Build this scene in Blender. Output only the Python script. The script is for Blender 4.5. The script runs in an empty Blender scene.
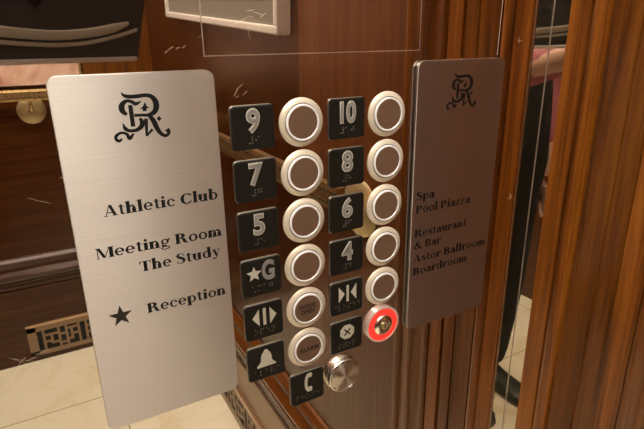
import bpy, bmesh, math, random
from mathutils import Vector, Matrix
random.seed(7)
PI = math.pi
C = bpy.context.scene.collection
H = 1.23                      # height of the panel origin above the floor

# ---------------------------------------------------------------- coordinates
# plan coordinates: x right, y up, z out of the polished panel towards the viewer
def W(x, y, z): return Vector((x, -z, y + H))
def T3(v): return Vector((v[0], -v[2], v[1]))

# ---------------------------------------------------------------- materials
def new_mat(name):
    m = bpy.data.materials.new(name); m.use_nodes = True
    nt = m.node_tree; b = nt.nodes['Principled BSDF']
    return m, nt, b
def plain(name, col, rough=.5, metal=0., coat=0., emis=None, estr=0., spec=.5, bump=0., bscale=200.):
    m, nt, b = new_mat(name)
    b.inputs['Base Color'].default_value = (*col, 1); b.inputs['Roughness'].default_value = rough
    b.inputs['Metallic'].default_value = metal; b.inputs['Coat Weight'].default_value = coat
    b.inputs['Specular IOR Level'].default_value = spec
    if emis:
        b.inputs['Emission Color'].default_value = (*emis, 1); b.inputs['Emission Strength'].default_value = estr
    tc = nt.nodes.new('ShaderNodeTexCoord'); n = nt.nodes.new('ShaderNodeTexNoise')
    n.inputs['Scale'].default_value = bscale
    nt.links.new(tc.outputs['Object'], n.inputs['Vector'])
    if bump > 0:
        bp = nt.nodes.new('ShaderNodeBump'); bp.inputs['Strength'].default_value = bump
        bp.inputs['Distance'].default_value = .0005
        nt.links.new(n.outputs['Fac'], bp.inputs['Height']); nt.links.new(bp.outputs['Normal'], b.inputs['Normal'])
    else:
        mr = nt.nodes.new('ShaderNodeMapRange')
        mr.inputs['To Min'].default_value = max(rough * .9, 0.); mr.inputs['To Max'].default_value = min(rough * 1.1, 1)
        nt.links.new(n.outputs['Fac'], mr.inputs['Value']); nt.links.new(mr.outputs['Result'], b.inputs['Roughness'])
    return m
def wood(name, dark, mid, light, grain='Z', rough=.22, scale=1., coat=.4):
    m, nt, b = new_mat(name); L = nt.links; N = nt.nodes
    tc = N.new('ShaderNodeTexCoord'); mp = N.new('ShaderNodeMapping')
    s = {'X': (2.2, 60, 60), 'Y': (60, 2.2, 60), 'Z': (60, 60, 2.2)}[grain]
    mp.inputs['Scale'].default_value = [k * scale for k in s]
    L.new(tc.outputs['Object'], mp.inputs['Vector'])
    n1 = N.new('ShaderNodeTexNoise'); n1.inputs['Scale'].default_value = 1.; n1.inputs['Detail'].default_value = 8
    n1.inputs['Roughness'].default_value = .62; n1.inputs['Distortion'].default_value = .6
    L.new(mp.outputs['Vector'], n1.inputs['Vector'])
    n2 = N.new('ShaderNodeTexNoise'); n2.inputs['Scale'].default_value = 6.5; n2.inputs['Detail'].default_value = 6
    n2.inputs['Roughness'].default_value = .7
    L.new(mp.outputs['Vector'], n2.inputs['Vector'])
    ad = N.new('ShaderNodeMath'); ad.operation = 'MULTIPLY_ADD'; ad.inputs[1].default_value = .5
    L.new(n2.outputs['Fac'], ad.inputs[0]); L.new(n1.outputs['Fac'], ad.inputs[2])
    r = N.new('ShaderNodeValToRGB'); e = r.color_ramp.elements
    e[0].position = .56; e[0].color = (*dark, 1); e[1].position = .94; e[1].color = (*light, 1)
    k = e.new(.74); k.color = (*mid, 1)
    L.new(ad.outputs[0], r.inputs['Fac']); L.new(r.outputs['Color'], b.inputs['Base Color'])
    b.inputs['Roughness'].default_value = rough + .06; b.inputs['Coat Weight'].default_value = coat * .6; b.inputs['Specular IOR Level'].default_value = .35
    b.inputs['Coat Roughness'].default_value = .17
    bp = N.new('ShaderNodeBump'); bp.inputs['Strength'].default_value = .12; bp.inputs['Distance'].default_value = .0004
    L.new(n2.outputs['Fac'], bp.inputs['Height']); L.new(bp.outputs['Normal'], b.inputs['Normal'])
    return m
def brushed(name, col, rough=.40, aniso=.97, strength=.05, dirx=True):
    m, nt, b = new_mat(name); L = nt.links; N = nt.nodes
    b.inputs['Metallic'].default_value = 1.
    b.inputs['Roughness'].default_value = rough; b.inputs['Anisotropic'].default_value = aniso
    tc = N.new('ShaderNodeTexCoord'); mp = N.new('ShaderNodeMapping')
    mp.inputs['Scale'].default_value = (14, 14, 2600) if dirx else (2600, 14, 14)
    n = N.new('ShaderNodeTexNoise'); n.inputs['Scale'].default_value = 1.; n.inputs['Detail'].default_value = 3
    L.new(tc.outputs['Object'], mp.inputs['Vector']); L.new(mp.outputs['Vector'], n.inputs['Vector'])
    r = N.new('ShaderNodeValToRGB'); e = r.color_ramp.elements
    e[0].position = .3; e[0].color = (*[c * .94 for c in col], 1); e[1].position = .7; e[1].color = (*[min(c * 1.03, 1) for c in col], 1)
    L.new(n.outputs['Fac'], r.inputs['Fac']); L.new(r.outputs['Color'], b.inputs['Base Color'])
    bp = N.new('ShaderNodeBump'); bp.inputs['Strength'].default_value = strength; bp.inputs['Distance'].default_value = .0001
    L.new(n.outputs['Fac'], bp.inputs['Height']); L.new(bp.outputs['Normal'], b.inputs['Normal'])
    # tangent along the brushing
    cx = N.new('ShaderNodeCombineXYZ'); cx.inputs[0].default_value = 0. if dirx else 1.; cx.inputs[2].default_value = 1. if dirx else 0.
    L.new(cx.outputs[0], b.inputs['Tangent'])
    return m

M = {}
M['mirror_metal'] = plain('polished_bronze_steel', (.74, .665, .60), .012, 1.)
M['strip_mirror'] = plain('polished_steel_strip', (.80, .77, .70), .012, 1.)
M['door_metal'] = plain('polished_flush_door', (.735, .66, .59), .014, 1.)
M['edge_metal'] = plain('bright_edge_metal', (.62, .56, .48), .4, .9)
M['scratch'] = plain('scratched_metal', (.8, .68, .52), .6, .6)
M['sign_left'] = brushed('brushed_sign_steel', (.59, .54, .50))
M['sign_side'] = plain('dark_sign_edge', (.16, .15, .12), .3, .8)
M['sign_rim'] = plain('pale_sign_edge', (.75, .72, .62), .3, 1.)
M['ink'] = plain('black_engraving_fill', (.006, .006, .006), .45, spec=.3)
M['star_ink'] = plain('dark_engraved_star', (.022, .02, .016), .4, spec=.4)
M['tile'] = plain('black_tile_lacquer', (.010, .009, .007), .42, spec=.3, bump=.06, bscale=1500)
M['tile_base'] = plain('tile_backing_metal', (.27, .255, .22), .35, .9)
M['numeral'] = plain('raised_numeral_metal', (.36, .35, .33), .35, .5)
M['symbol'] = plain('pale_raised_symbol', (.62, .60, .50), .4, .3)
M['braille'] = plain('braille_dot_metal', (.11, .10, .08), .35, .7)
M['bezel'] = plain('cream_satin_bezel', (.70, .63, .50), .38, .3)
M['ring'] = plain('bright_ring', (.92, .92, .92), .35, .15)
M['gap'] = plain('dark_gap', (.05, .045, .04), .5)
M['cap'] = plain('polished_button_face', (.215, .13, .083), .33, .4)
M['cap_text'] = plain('etched_button_text', (.02, .014, .01), .5)
M['red_glow'] = plain('lit_red_ring', (.75, .03, .02), .3, emis=(1., .055, .035), estr=.55)
M['clear_rim'] = plain('pale_clear_rim', (.72, .55, .50), .15, .35, coat=.5)
M['chrome'] = plain('chrome', (.86, .83, .78), .16, 1.)
M['satin'] = plain('satin_chrome', (.80, .77, .72), .27, 1.)
M['brass'] = plain('polished_brass', (.74, .56, .26), .28, .95)
M['brass_dull'] = plain('brushed_brass_disc', (.66, .55, .30), .4, .8)
M['wood_v'] = wood('mahogany_vertical', (.075, .019, .002), (.185, .055, .005), (.30, .104, .012), 'Z', coat=.8)
M['wood_m'] = wood('mahogany_red_shaded', (.050, .014, .002), (.115, .034, .003), (.185, .064, .007), 'Z', coat=.8)  # darker mahogany; on the mouldings it has shade put into its colour
M['wood_d'] = wood('mahogany_dark_vertical', (.032, .008, .0015), (.050, .013, .0025), (.074, .022, .004), 'Z', rough=.2)
M['wood_red'] = wood('mahogany_light_vertical', (.072, .022, .006), (.106, .034, .009), (.14, .050, .014), 'Z', rough=.28)
M['wood_x'] = wood('mahogany_crosswise', (.040, .010, .002), (.056, .015, .003), (.080, .024, .005), 'X', rough=.2)
M['wood_y'] = wood('mahogany_lengthwise', (.09, .026, .005), (.15, .048, .009), (.21, .078, .016), 'Y', rough=.2)
M['bronze'] = plain('bronze_base_plate', (.30, .215, .145), .35, .6)
M['bronze_lip'] = plain('bronze_lip', (.72, .52, .36), .3, .9)
M['black_void'] = plain('duct_black', (.008, .008, .008), .7)
M['steel_grey'] = plain('grey_frame_steel', (.80, .78, .72), .4, .4)
M['mat_board'] = plain('taupe_mat_board', (.19, .165, .13), .7)
M['paper'] = plain('cream_paper', (.82, .76, .66), .8)
M['frame_side'] = plain('taupe_frame_side', (.50, .40, .34), .5)
M['ceiling'] = plain('cream_ceiling_paint', (.80, .72, .58), .8)
M['lamp_rim'] = plain('lamp_trim_white', (.8, .78, .72), .4)
M['lamp'] = plain('lamp_lens', (1, 1, 1), .5, emis=(1., .92, .80), estr=60.)
M['diffuser'] = plain('added_soft_diffuser', (1, 1, 1), .5, emis=(1., .93, .82), estr=9.)
M['phone'] = plain('black_phone_case', (.040, .040, .043), .38, coat=.2)
M['phone_rib'] = plain('grey_rubber_rib', (.42, .41, .36), .38, .3)
M['phone_edge'] = plain('phone_metal_edge', (.70, .68, .68), .35, .6)
M['lens'] = plain('camera_lens_glass', (.01, .01, .02), .05)
M['skin'] = plain('skin', (.62, .38, .27), .5)
M['hair'] = plain('dark_hair', (.03, .02, .015), .6)
M['shirt'] = plain('mauve_shirt', (.40, .13, .15), .85)
M['trousers'] = plain('black_trousers', (.014, .016, .014), .85)
M['shoe'] = plain('dark_green_grey_shoe', (.045, .05, .035), .5)
M['door'] = plain('brushed_door_bronze', (.36, .27, .19), .3, .9)

def marble(name, a, b_, c, scale, tiles=None):
    m, nt, b = new_mat(name); L = nt.links; N = nt.nodes
    tc = N.new('ShaderNodeTexCoord')
    n = N.new('ShaderNodeTexNoise'); n.inputs['Scale'].default_value = scale; n.inputs['Detail'].default_value = 7
    n.inputs['Distortion'].default_value = 1.6; n.inputs['Roughness'].default_value = .62
    L.new(tc.outputs['Object'], n.inputs['Vector'])
    r = N.new('ShaderNodeValToRGB'); e = r.color_ramp.elements
    e[0].position = .33; e[0].color = (*a, 1); e[1].position = .72; e[1].color = (*c, 1)
    k = e.new(.5); k.color = (*b_, 1)
    L.new(n.outputs['Fac'], r.inputs['Fac']); out = r.outputs['Color']
    if tiles:
        mp = N.new('ShaderNodeMapping'); mp.inputs['Location'].default_value = tiles
        br = N.new('ShaderNodeTexBrick'); br.offset = 0.; br.inputs['Scale'].default_value = 1.
        br.inputs['Brick Width'].default_value = .6; br.inputs['Row Height'].default_value = .6
        br.inputs['Mortar Size'].default_value = .003; br.inputs['Mortar Smooth'].default_value = .3
        br.inputs['Mortar'].default_value = (.44, .36, .20, 1)
        L.new(tc.outputs['Object'], mp.inputs['Vector']); L.new(mp.outputs['Vector'], br.inputs['Vector'])
        L.new(out, br.inputs['Color1']); L.new(out, br.inputs['Color2']); out = br.outputs['Color']
    L.new(out, b.inputs['Base Color']); b.inputs['Roughness'].default_value = .22
    return m
M['floor'] = marble('cream_marble_tiles', (.80, .71, .48), (.90, .84, .63), (.95, .91, .75), 3.2, (.03, 1.5, 0))
M['pink_marble'] = marble('pink_veined_marble', (.34, .13, .09), (.66, .42, .32), (.80, .60, .48), 6.)

# ---------------------------------------------------------------- mesh helpers (plan coordinates)
def smooth_path(pts, n=6, closed=False):
    out = []; N = len(pts)
    for i in range(N - (0 if closed else 1)):
        g = lambda k: Vector(pts[k % N]) if closed else Vector(pts[max(0, min(N - 1, k))])
        p0, p1, p2, p3 = g(i - 1), g(i), g(i + 1), g(i + 2)
        for j in range(n):
            t = j / n
            out.append(.5 * ((2 * p1) + (p2 - p0) * t + (2 * p0 - 5 * p1 + 4 * p2 - p3) * t * t + (3 * p1 - p0 - 3 * p2 + p3) * t ** 3))
    if not closed: out.append(Vector(pts[-1]))
    return out
def rrect(cx, cy, w, h, r, n=6):
    p = []
    for qx, qy, a0 in ((1, 1, 0), (-1, 1, 90), (-1, -1, 180), (1, -1, 270)):
        for i in range(n + 1):
            a = math.radians(a0 + 90 * i / n)
            p.append((cx + qx * (w / 2 - r) + r * math.cos(a), cy + qy * (h / 2 - r) + r * math.sin(a)))
    return p
def circle(cx, cy, r, n=32, ry=None):
    ry = r if ry is None else ry
    return [(cx + r * math.cos(2 * PI * i / n), cy + ry * math.sin(2 * PI * i / n)) for i in range(n)]
class MB:
    def __init__(s): s.v = []; s.f = []; s.k = 0
    def add(s, vs, fs):
        o = len(s.v); s.v += [tuple(v) for v in vs]; s.f += [[i + o for i in f] for f in fs]; return s
    def loft(s, rings, cap=True):
        n = len(rings[0]); vs = [v for r in rings for v in r]; fs = []
        for k in range(len(rings) - 1):
            for i in range(n):
                j = (i + 1) % n; fs.append([k * n + i, k * n + j, (k + 1) * n + j, (k + 1) * n + i])
        if cap: fs += [list(range(n))[::-1], [(len(rings) - 1) * n + i for i in range(n)]]
        return s.add(vs, fs)
    def prism(s, poly, z0, z1):
        return s.loft([[(x, y, z0) for x, y in poly], [(x, y, z1) for x, y in poly]])
    def box(s, a, b):
        x0, y0, z0 = a; x1, y1, z1 = b
        return s.prism([(x0, y0), (x1, y0), (x1, y1), (x0, y1)], z0, z1)
    def lathe(s, prof, n=48, cx=0, cy=0, cap=True):
        rings = [[(cx + r * math.cos(2 * PI * i / n), cy + r * math.sin(2 * PI * i / n), z) for i in range(n)] for r, z in prof]
        return s.loft(rings, cap)
    def ribbon(s, pts, ws, z0, z1, n=6):
        q = smooth_path([(*p, w) for p, w in zip(pts, ws)], n); L = []; R_ = []
        for i, a in enumerate(q):
            t = (q[min(i + 1, len(q) - 1)] - q[max(i - 1, 0)]); t = Vector((t.x, t.y)).normalized()
            nx, ny = -t.y * a.z / 2, t.x * a.z / 2
            L.append((a.x + nx, a.y + ny)); R_.append((a.x - nx, a.y - ny))
        m = len(q)
        vs = [(x, y, z0) for x, y in L] + [(x, y, z0) for x, y in R_] + [(x, y, z1) for x, y in L] + [(x, y, z1) for x, y in R_]
        fs = []
        for i in range(m - 1):
            fs += [[2 * m + i, 2 * m + i + 1, 3 * m + i + 1, 3 * m + i], [i, m + i, m + i + 1, i + 1],
                   [i, i + 1, 2 * m + i + 1, 2 * m + i], [m + i, 3 * m + i, 3 * m + i + 1, m + i + 1]]
        fs += [[0, 2 * m, 3 * m, m], [m - 1, 2 * m - 1, 4 * m - 1, 3 * m - 1]]
        return s.add(vs, fs)
    def tube(s, pts, r, n=10, flat=1.):
        P = [Vector(p) for p in pts]; rings = []
        up = Vector((0, 0, 1)) if abs((P[1] - P[0]).normalized().z) < .9 else Vector((0, 1, 0))
        for i, p in enumerate(P):
            t = (P[min(i + 1, len(P) - 1)] - P[max(i - 1, 0)]).normalized()
            a = t.cross(up).normalized(); b = a.cross(t)
            rr = r[i] if isinstance(r, (list, tuple)) else r
            rings.append([p + a * rr * math.cos(2 * PI * k / n) + b * rr * flat * math.sin(2 * PI * k / n) for k in range(n)])
        return s.loft(rings)
    def build(s, name, mat, parent=None, org=(0, 0, 0), smooth=True, bevel=0.):
        bm = bmesh.new()
        vs = [bm.verts.new(T3(v)) for v in s.v]
        for f in s.f:
            try: bm.faces.new([vs[i] for i in f])
            except ValueError: pass
        bmesh.ops.recalc_face_normals(bm, faces=bm.faces[:])
        bm.normal_update()
        for f in bm.faces: f.smooth = smooth
        for e in bm.edges:
            if len(e.link_faces) == 2 and e.calc_face_angle(0) > .6: e.smooth = False
        me = bpy.data.meshes.new(name); bm.to_mesh(me); bm.free(); me.materials.append(M[mat])
        o = bpy.data.objects.new(name, me); C.objects.link(o)
        if parent: o.parent = parent
        else: o.location = W(*org)
        if bevel:
            md = o.modifiers.new('bevel', 'BEVEL'); md.width = bevel; md.segments = 2; md.limit_method = 'ANGLE'
        return o
def thing(name, label, cat, org, group=None):
    o = bpy.data.objects.new(name, None); C.objects.link(o); o.location = W(*org); o.empty_display_size = .01
    o['label'] = label; o['category'] = cat
    if group: o['group'] = group
    return o
def tag(o, label, cat, group=None):
    o['label'] = label; o['category'] = cat
    if group: o['group'] = group
    return o
def struct(o): o['kind'] = 'structure'; return o

def text_mesh(txt, size, depth, bevel, offset, mat, name, parent, at, align='CENTER', sx=1., spacing=1.):
    cu = bpy.data.curves.new('t', 'FONT'); cu.body = txt; cu.size = size; cu.extrude = depth / 2; cu.bevel_depth = bevel
    cu.bevel_resolution = 1; cu.offset = offset; cu.align_x = align; cu.align_y = 'CENTER'; cu.space_character = spacing
    cu.resolution_u = 6; cu.space_line = .95
    o = bpy.data.objects.new('t', cu); C.objects.link(o)
    dg = bpy.context.evaluated_depsgraph_get(); dg.update()
    me = bpy.data.meshes.new_from_object(o.evaluated_get(dg)); bpy.data.objects.remove(o); bpy.data.curves.remove(cu)
    # centre on its own bounding box
    xs = [v.co.x for v in me.vertices]; ys = [v.co.y for v in me.vertices]
    mx = (min(xs) + max(xs)) / 2; my = (min(ys) + max(ys)) / 2
    for v in me.vertices:
        v.co = T3(((v.co.x - mx) * sx + at[0], v.co.y - my + at[1], v.co.z + at[2]))
    me.name = name; me.materials.clear(); me.materials.append(M[mat])
    ob = bpy.data.objects.new(name, me); C.objects.link(ob); ob.parent = parent
    return ob

# ---------------------------------------------------------------- bold serif lettering drawn from strokes
ST, TH = .185, .06
class Glyphs:
    """every letter is a list of convex polygons in em units; cap height .70, x-height .48"""
    def st(s, x, y0, y1, bot=1, top=1, w=ST):
        P = [[(x - w / 2, y0), (x + w / 2, y0), (x + w / 2, y1), (x - w / 2, y1)]]
        e = .055
        if bot: P += [[(x - w / 2 - e, y0), (x + w / 2 + e, y0), (x + w / 2 + e, y0 + .03), (x + w / 2, y0 + .055), (x - w / 2, y0 + .055), (x - w / 2 - e, y0 + .03)]]
        if top == 1: P += [[(x - w / 2 - e, y1), (x - w / 2 - e, y1 - .03), (x - w / 2, y1 - .055), (x + w / 2, y1 - .055), (x + w / 2 + e, y1 - .03), (x + w / 2 + e, y1)]]
        if top == 2: P += [[(x - w / 2 - .065, y1 - .035), (x - w / 2, y1 - .07), (x + w / 2, y1 - .04), (x + w / 2, y1 + .01)]]
        return P
    def arc(s, cx, cy, rx, ry, a0=0, a1=360, w=ST, t=TH):
        n = max(6, int(abs(a1 - a0) / 15)); P = []
        pt = lambda a, k: (cx + (rx - k * w) * math.cos(a), cy + (ry - k * t) * math.sin(a))
        for i in range(n):
            a = math.radians(a0 + (a1 - a0) * i / n); b = math.radians(a0 + (a1 - a0) * (i + 1) / n)
            P.append([pt(a, 0), pt(b, 0), pt(b, 1), pt(a, 1)])
        return P
    def ln(s, a, b, w):
        w /= 2   # horizontal width
        return [[(a[0] - w, a[1]), (a[0] + w, a[1]), (b[0] + w, b[1]), (b[0] - w, b[1])]]
    def bar(s, x0, x1, y, t=TH): return [[(x0, y - t / 2), (x1, y - t / 2), (x1, y + t / 2), (x0, y + t / 2)]]
    def dot(s, x, y, r=.075): return [circle(x, y, r, 14)]
    def curve(s, pts, ws):
        q = smooth_path([(*p, w * 1.2) for p, w in zip(pts, ws)], 5); L = []; R_ = []; P = []
        for i, a in enumerate(q):
            t = q[min(i + 1, len(q) - 1)] - q[max(i - 1, 0)]; t = Vector((t.x, t.y)).normalized()
            L.append((a.x - t.y * a.z / 2, a.y + t.x * a.z / 2)); R_.append((a.x + t.y * a.z / 2, a.y - t.x * a.z / 2))
        for i in range(len(q) - 1): P.append([L[i], L[i + 1], R_[i + 1], R_[i]])
        return P
    def get(s, c):
        st, arc, ln, bar, dot, cv = s.st, s.arc, s.ln, s.bar, s.dot, s.curve
        X = .48
        if c == ' ': return [], .24
        if c == 'A': return ln((.1, .02), (.32, .69), .045) + ln((.55, .02), (.335, .71), .155) + bar(.17, .47, .22) + bar(.01, .22, .018, .036) + bar(.42, .69, .018, .036), .69
        if c == 'B': return st(.14, 0, .7) + arc(.27, .525, .25, .175, -90, 90) + arc(.28, .18, .29, .19, -90, 90) + bar(.14, .28, .019) + bar(.14, .28, .36) + bar(.14, .27, .681), .61
        if c == 'C': return arc(.37, .35, .335, .365, 42, 318) + [[(.585, .47), (.625, .47), (.625, .71), (.6, .71)]] + cv([(.585, .13), (.635, .19)], [.06, .03]), .68
        if c == 'M': return st(.12, 0, .7, w=.045) + ln((.17, .7), (.42, .03), .15) + ln((.42, .03), (.68, .7), .04) + st(.745, 0, .7) + bar(.03, .2, .682, .036), .88
        if c == 'P': return st(.14, 0, .7) + arc(.27, .51, .28, .19, -90, 90) + bar(.14, .28, .34) + bar(.14, .27, .681), .60
        if c == 'R': return st(.14, 0, .7) + arc(.27, .525, .265, .175, -90, 90) + bar(.14, .3, .36) + bar(.14, .27, .681) + cv([(.33, .35), (.45, .27), (.50, .1), (.62, .015), (.69, .03)], [.05, .13, .14, .06, .03]), .69
        if c == 'S': return cv([(.44, .55), (.36, .66), (.25, .685), (.13, .63), (.12, .5), (.27, .39), (.41, .29), (.43, .14), (.3, .02), (.17, .03), (.07, .15)], [.03, .035, .05, .11, .13, .15, .14, .12, .05, .035, .03]) + [[(.42, .48), (.45, .48), (.46, .7), (.43, .7)]] + [[(.045, 0), (.07, 0), (.085, .22), (.055, .22)]], .54
        if c == 'T': return st(.32, 0, .7, top=0) + bar(.03, .61, .68, .04) + [[(.025, .49), (.05, .49), (.11, .69), (.03, .69)]] + [[(.615, .49), (.59, .49), (.53, .69), (.61, .69)]], .65
        if c == '&': return cv([(.64, .4), (.58, .2), (.42, .04), (.24, .0), (.1, .07), (.08, .2), (.2, .34), (.38, .46), (.43, .58), (.35, .68), (.25, .65), (.2, .55), (.27, .41), (.46, .18), (.6, .03), (.72, .02)], [.035, .04, .05, .06, .12, .12, .06, .045, .08, .04, .06, .11, .13, .14, .13, .06]) + bar(.52, .74, .42, .035), .76
        if c == 'a': return st(.35, .04, X - .1, 0, 0) + arc(.26, X - .155, .155, .165, 0, 150, t=.045) + dot(.13, .37, .062) + arc(.22, .14, .19, .15, 60, 360, w=.12) + cv([(.24, .28), (.34, .3)], [.04, .04]) + cv([(.36, .06), (.42, .015), (.49, .05)], [.1, .05, .03]), .49
        if c == 'b': return st(.14, 0.01, .73, 0, 2) + arc(.27, .24, .25, .25, -180, 180, w=.125), .55
        if c == 'c': return arc(.255, .24, .225, .25, 55, 320, w=.125) + dot(.38, .35, .068), .47
        if c == 'd': return st(.41, 0, .73, 0, 2) + arc(.28, .24, .25, .25, 0, 360, w=.125) + bar(.41, .53, .018, .036), .56
        if c == 'e': return arc(.255, .24, .23, .25, 0, 318, w=.125) + bar(.1, .48, .245), .51
        if c == 'g': return arc(.24, .32, .2, .165, 0, 360, w=.11) + arc(.24, -.09, .235, .125, 0, 360, w=.07, t=.06) + cv([(.13, .19), (.09, .1), (.16, .05), (.32, .045)], [.03, .07, .09, .09]) + dot(.45, .44, .055) + cv([(.36, .4), (.43, .47)], [.03, .03]), .52
        if c == 'h': return st(.13, 0, .73, 1, 2) + arc(.31, .3, .155, .19, 0, 150, w=.12) + st(.405, 0, .3, 1, 0), .57
        if c == 'i': return st(.14, 0, X, 1, 2) + dot(.14, .63, .083), .29
        if c == 'l': return st(.14, 0, .73, 1, 2), .29
        if c == 'm': return st(.13, 0, X, 1, 2) + arc(.29, .3, .155, .19, 0, 150, w=.12) + st(.385, 0, .3, 1, 0) + arc(.55, .3, .155, .19, 0, 150, w=.12) + st(.645, 0, .3, 1, 0), .81
        if c == 'n': return st(.13, 0, X, 1, 2) + arc(.31, .3, .155, .19, 0, 150, w=.12) + st(.405, 0, .3, 1, 0), .57
        if c == 'o': return arc(.265, .24, .235, .25, 0, 360, w=.125), .53
        if c == 'p': return st(.14, -.2, X, 1, 2) + arc(.28, .24, .25, .25, -180, 180, w=.125), .56
        if c == 'r': return st(.13, 0, X, 1, 2) + arc(.3, .3, .15, .18, 60, 150, w=.1) + dot(.36, .4, .07), .44
        if c == 's': return cv([(.34, .4), (.23, .465), (.12, .41), (.13, .32), (.25, .25), (.34, .16), (.32, .06), (.2, .015), (.08, .09)], [.03, .04, .09, .11, .12, .11, .09, .04, .03]) + [[(.33, .33), (.355, .33), (.36, .48), (.335, .48)]] + [[(.05, 0), (.075, 0), (.085, .16), (.06, .16)]], .42
        if c == 't': return st(.17, .06, .6, 0, 0, .125) + [[(.17, .6), (.04, .46), (.11, .46), (.232, .6)]] + bar(.03, .33, .462, .036) + cv([(.18, .1), (.22, .02), (.34, .06)], [.12, .06, .03]), .37
        if c == 'u': return st(.13, .15, X, 0, 2) + arc(.26, .17, .195, .18, 180, 330, w=.12) + st(.405, 0, X, 0, 2) + bar(.4, .53, .018, .036), .57
        if c == 'y': return ln((.13, .47), (.3, .02), .14) + ln((.29, .0), (.43, .47), .042) + bar(.02, .25, .462, .036) + bar(.34, .52, .462, .036) + cv([(.285, .02), (.22, -.14), (.12, -.17)], [.045, .045, .05]) + dot(.11, -.14, .065), .52
        if c == 'z': return ln((.08, .02), (.36, .46), .15) + bar(.05, .42, .02, .04) + bar(.04, .4, .46, .04) + [[(.04, .33), (.065, .33), (.1, .47), (.04, .47)]] + [[(.395, .15), (.42, .15), (.42, .01), (.36, .01)]], .46
        raise KeyError(c)
GL = Glyphs()
def serif_text(txt, x0, x1, y, cap, zt, mat, name, parent, org):
    """ink runs from x0 to x1 (plan coordinates), baseline y"""
    polys = []; pen = 0
    for c in txt:
        P, adv = GL.get(c)
        polys += [[(px + pen, py * (1.07 if c.islower() and py > 0 else 1)) for px, py in p] for p in P]; pen += adv
    a = min(px for p in polys for px, _ in p); b = max(px for p in polys for px, _ in p)
    s = cap / .7; sx = (x1 - x0) / (b - a); mb = MB()
    for i, p in enumerate(polys):
        q = [(x0 + (px - a) * sx - org[0], y + py * s - org[1]) for px, py in p]
        dz = .00002 * (i % 5)
        mb.prism(q, zt, zt + .0001 + dz)
    return mb.build(name, mat, parent, smooth=False)

# ================================================================ THE CAR (setting)
XL, XR, ZB, YF, YC = -1.32, .3155, 1.90, -H, 1.22
struct(MB().box((XL - .1, YF - .05, -.15), (XR + .1, YF, ZB + .1)).build('floor', 'floor', smooth=False))
struct(MB().box((XL - .1, YC, -.15), (XR + .1, YC + .05, ZB + .1)).build('ceiling', 'ceiling', smooth=False))
# polished front return: the mirror that carries the buttons, with the opening for its flush door
front = struct(MB().box((-.62, YF, -.03), (XR, YC, 0)).build('wall_front', 'mirror_metal', smooth=False))
MB().box((XL, YF, -.06), (-.62, YC, -.03)).build('car_door_panel', 'door', front, smooth=False)
o = front.children[0]; o.location = (0, 0, 0); o.matrix_parent_inverse = front.matrix_world.inverted() if False else Matrix.Identity(4)
sc = MB()
def scratch(x, y, dx, dy, w=.0002):
    n = 4; pts = []
    for i in range(n + 1):
        pts.append((x + dx * i / n + random.uniform(-.0004, .0004), y + dy * i / n + random.uniform(-.0004, .0004)))
    sc.ribbon(pts, [w * .3] + [w] * (n - 1) + [w * .3], 0, .00006, 3)
for a in [(-.0125, .0235, .004, .005, .00015), (-.0100, .0275, .005, .0035, .00012), (-.0065, .0235, .005, .0025, .00012), (-.0115, .0222, .003, .001, .00012),
          (-.055, .055, .004, .002), (-.050, .0555, .003, .001), (-.046, .056, .003, .0015), (-.057, .053, .002, .002),
          (.279, -.100, .008, .003), (.281, -.095, .004, -.006), (.283, -.094, 0, -.008), (.268, .057, .008, -.001), (.271, .060, .001, -.006),
          (-.176, -.144, .006, .007, .00012), (-.170, -.141, .007, .002, .0001), (-.178, -.136, .01, -.008, .00009), (-.165, -.138, .01, .001, .0001),
          (-.131, -.020, .004, -.001), (-.129, -.019, .001, -.005), (-.127, -.0225, .003, .003), (-.034, .0625, .004, .002), (-.03, .0655, .003, 0),
          (.128, .0075, .003, .003), (.129, .0105, .002, -.001), (-.15, -.03, .012, -.006, .00005), (-.185, -.15, .02, -.018, .00006), (-.18, -.135, .022, -.012, .00005)]:
    scratch(*a)
sc.build('scratch_marks', 'scratch', front, smooth=False).location = (0, 0, 0)
# front parts built in plan coordinates are offset because wall_front sits at W(0,0,0)

# flush door above the buttons (service cabinet)
t = thing('service_cabinet_door', 'flush polished metal door with fine bright seam above the button rows', 'cabinet door', (.0605, .0503, 0))
dl = MB(); w_, h_ = .1835, .30
dl.box((-w_ / 2, .0005, 0), (w_ / 2, h_, .0004)); dl.build('door_leaf', 'door_metal', t, smooth=False)
e = MB(); e.box((-w_ / 2 - .0004, 0, 0), (w_ / 2 + .0004, .0006, .0005)); e.box((-w_ / 2 - .0005, 0, 0), (-w_ / 2, h_, .0005)); e.box((w_ / 2, 0, 0), (w_ / 2 + .0005, h_, .0005))
e.build('door_edge', 'edge_metal', t, smooth=False)
sc2 = MB(); sc = sc2
for a in [(.000, .079, .006, .001), (.005, .0785, .008, -.002), (.010, .075, .005, .003), (.0075, .071, .002, -.003), (.016, .067, .002, .001), (.018, .069, -.001, -.002), (.002, .076, .003, -.001), (-.01, .07, .012, .006, .00015), (.002, .06, -.001, .012, .00012)]:
    scratch(a[0] - .0605, a[1] - .0503, *a[2:])
o = sc2.build('scratch_marks', 'scratch', t, smooth=False); o.location = T3((0, 0, .0004))
# a fine vertical seam further right on the polished return
sm = MB(); sm.ribbon([(.2445, .0445), (.2447, .07), (.2452, .12), (.2452, .3)], [.0005] * 4, 0, .0001, 3)
sm.build('seam_line', 'scratch', front, smooth=False).location = (0, 0, 0)

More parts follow.
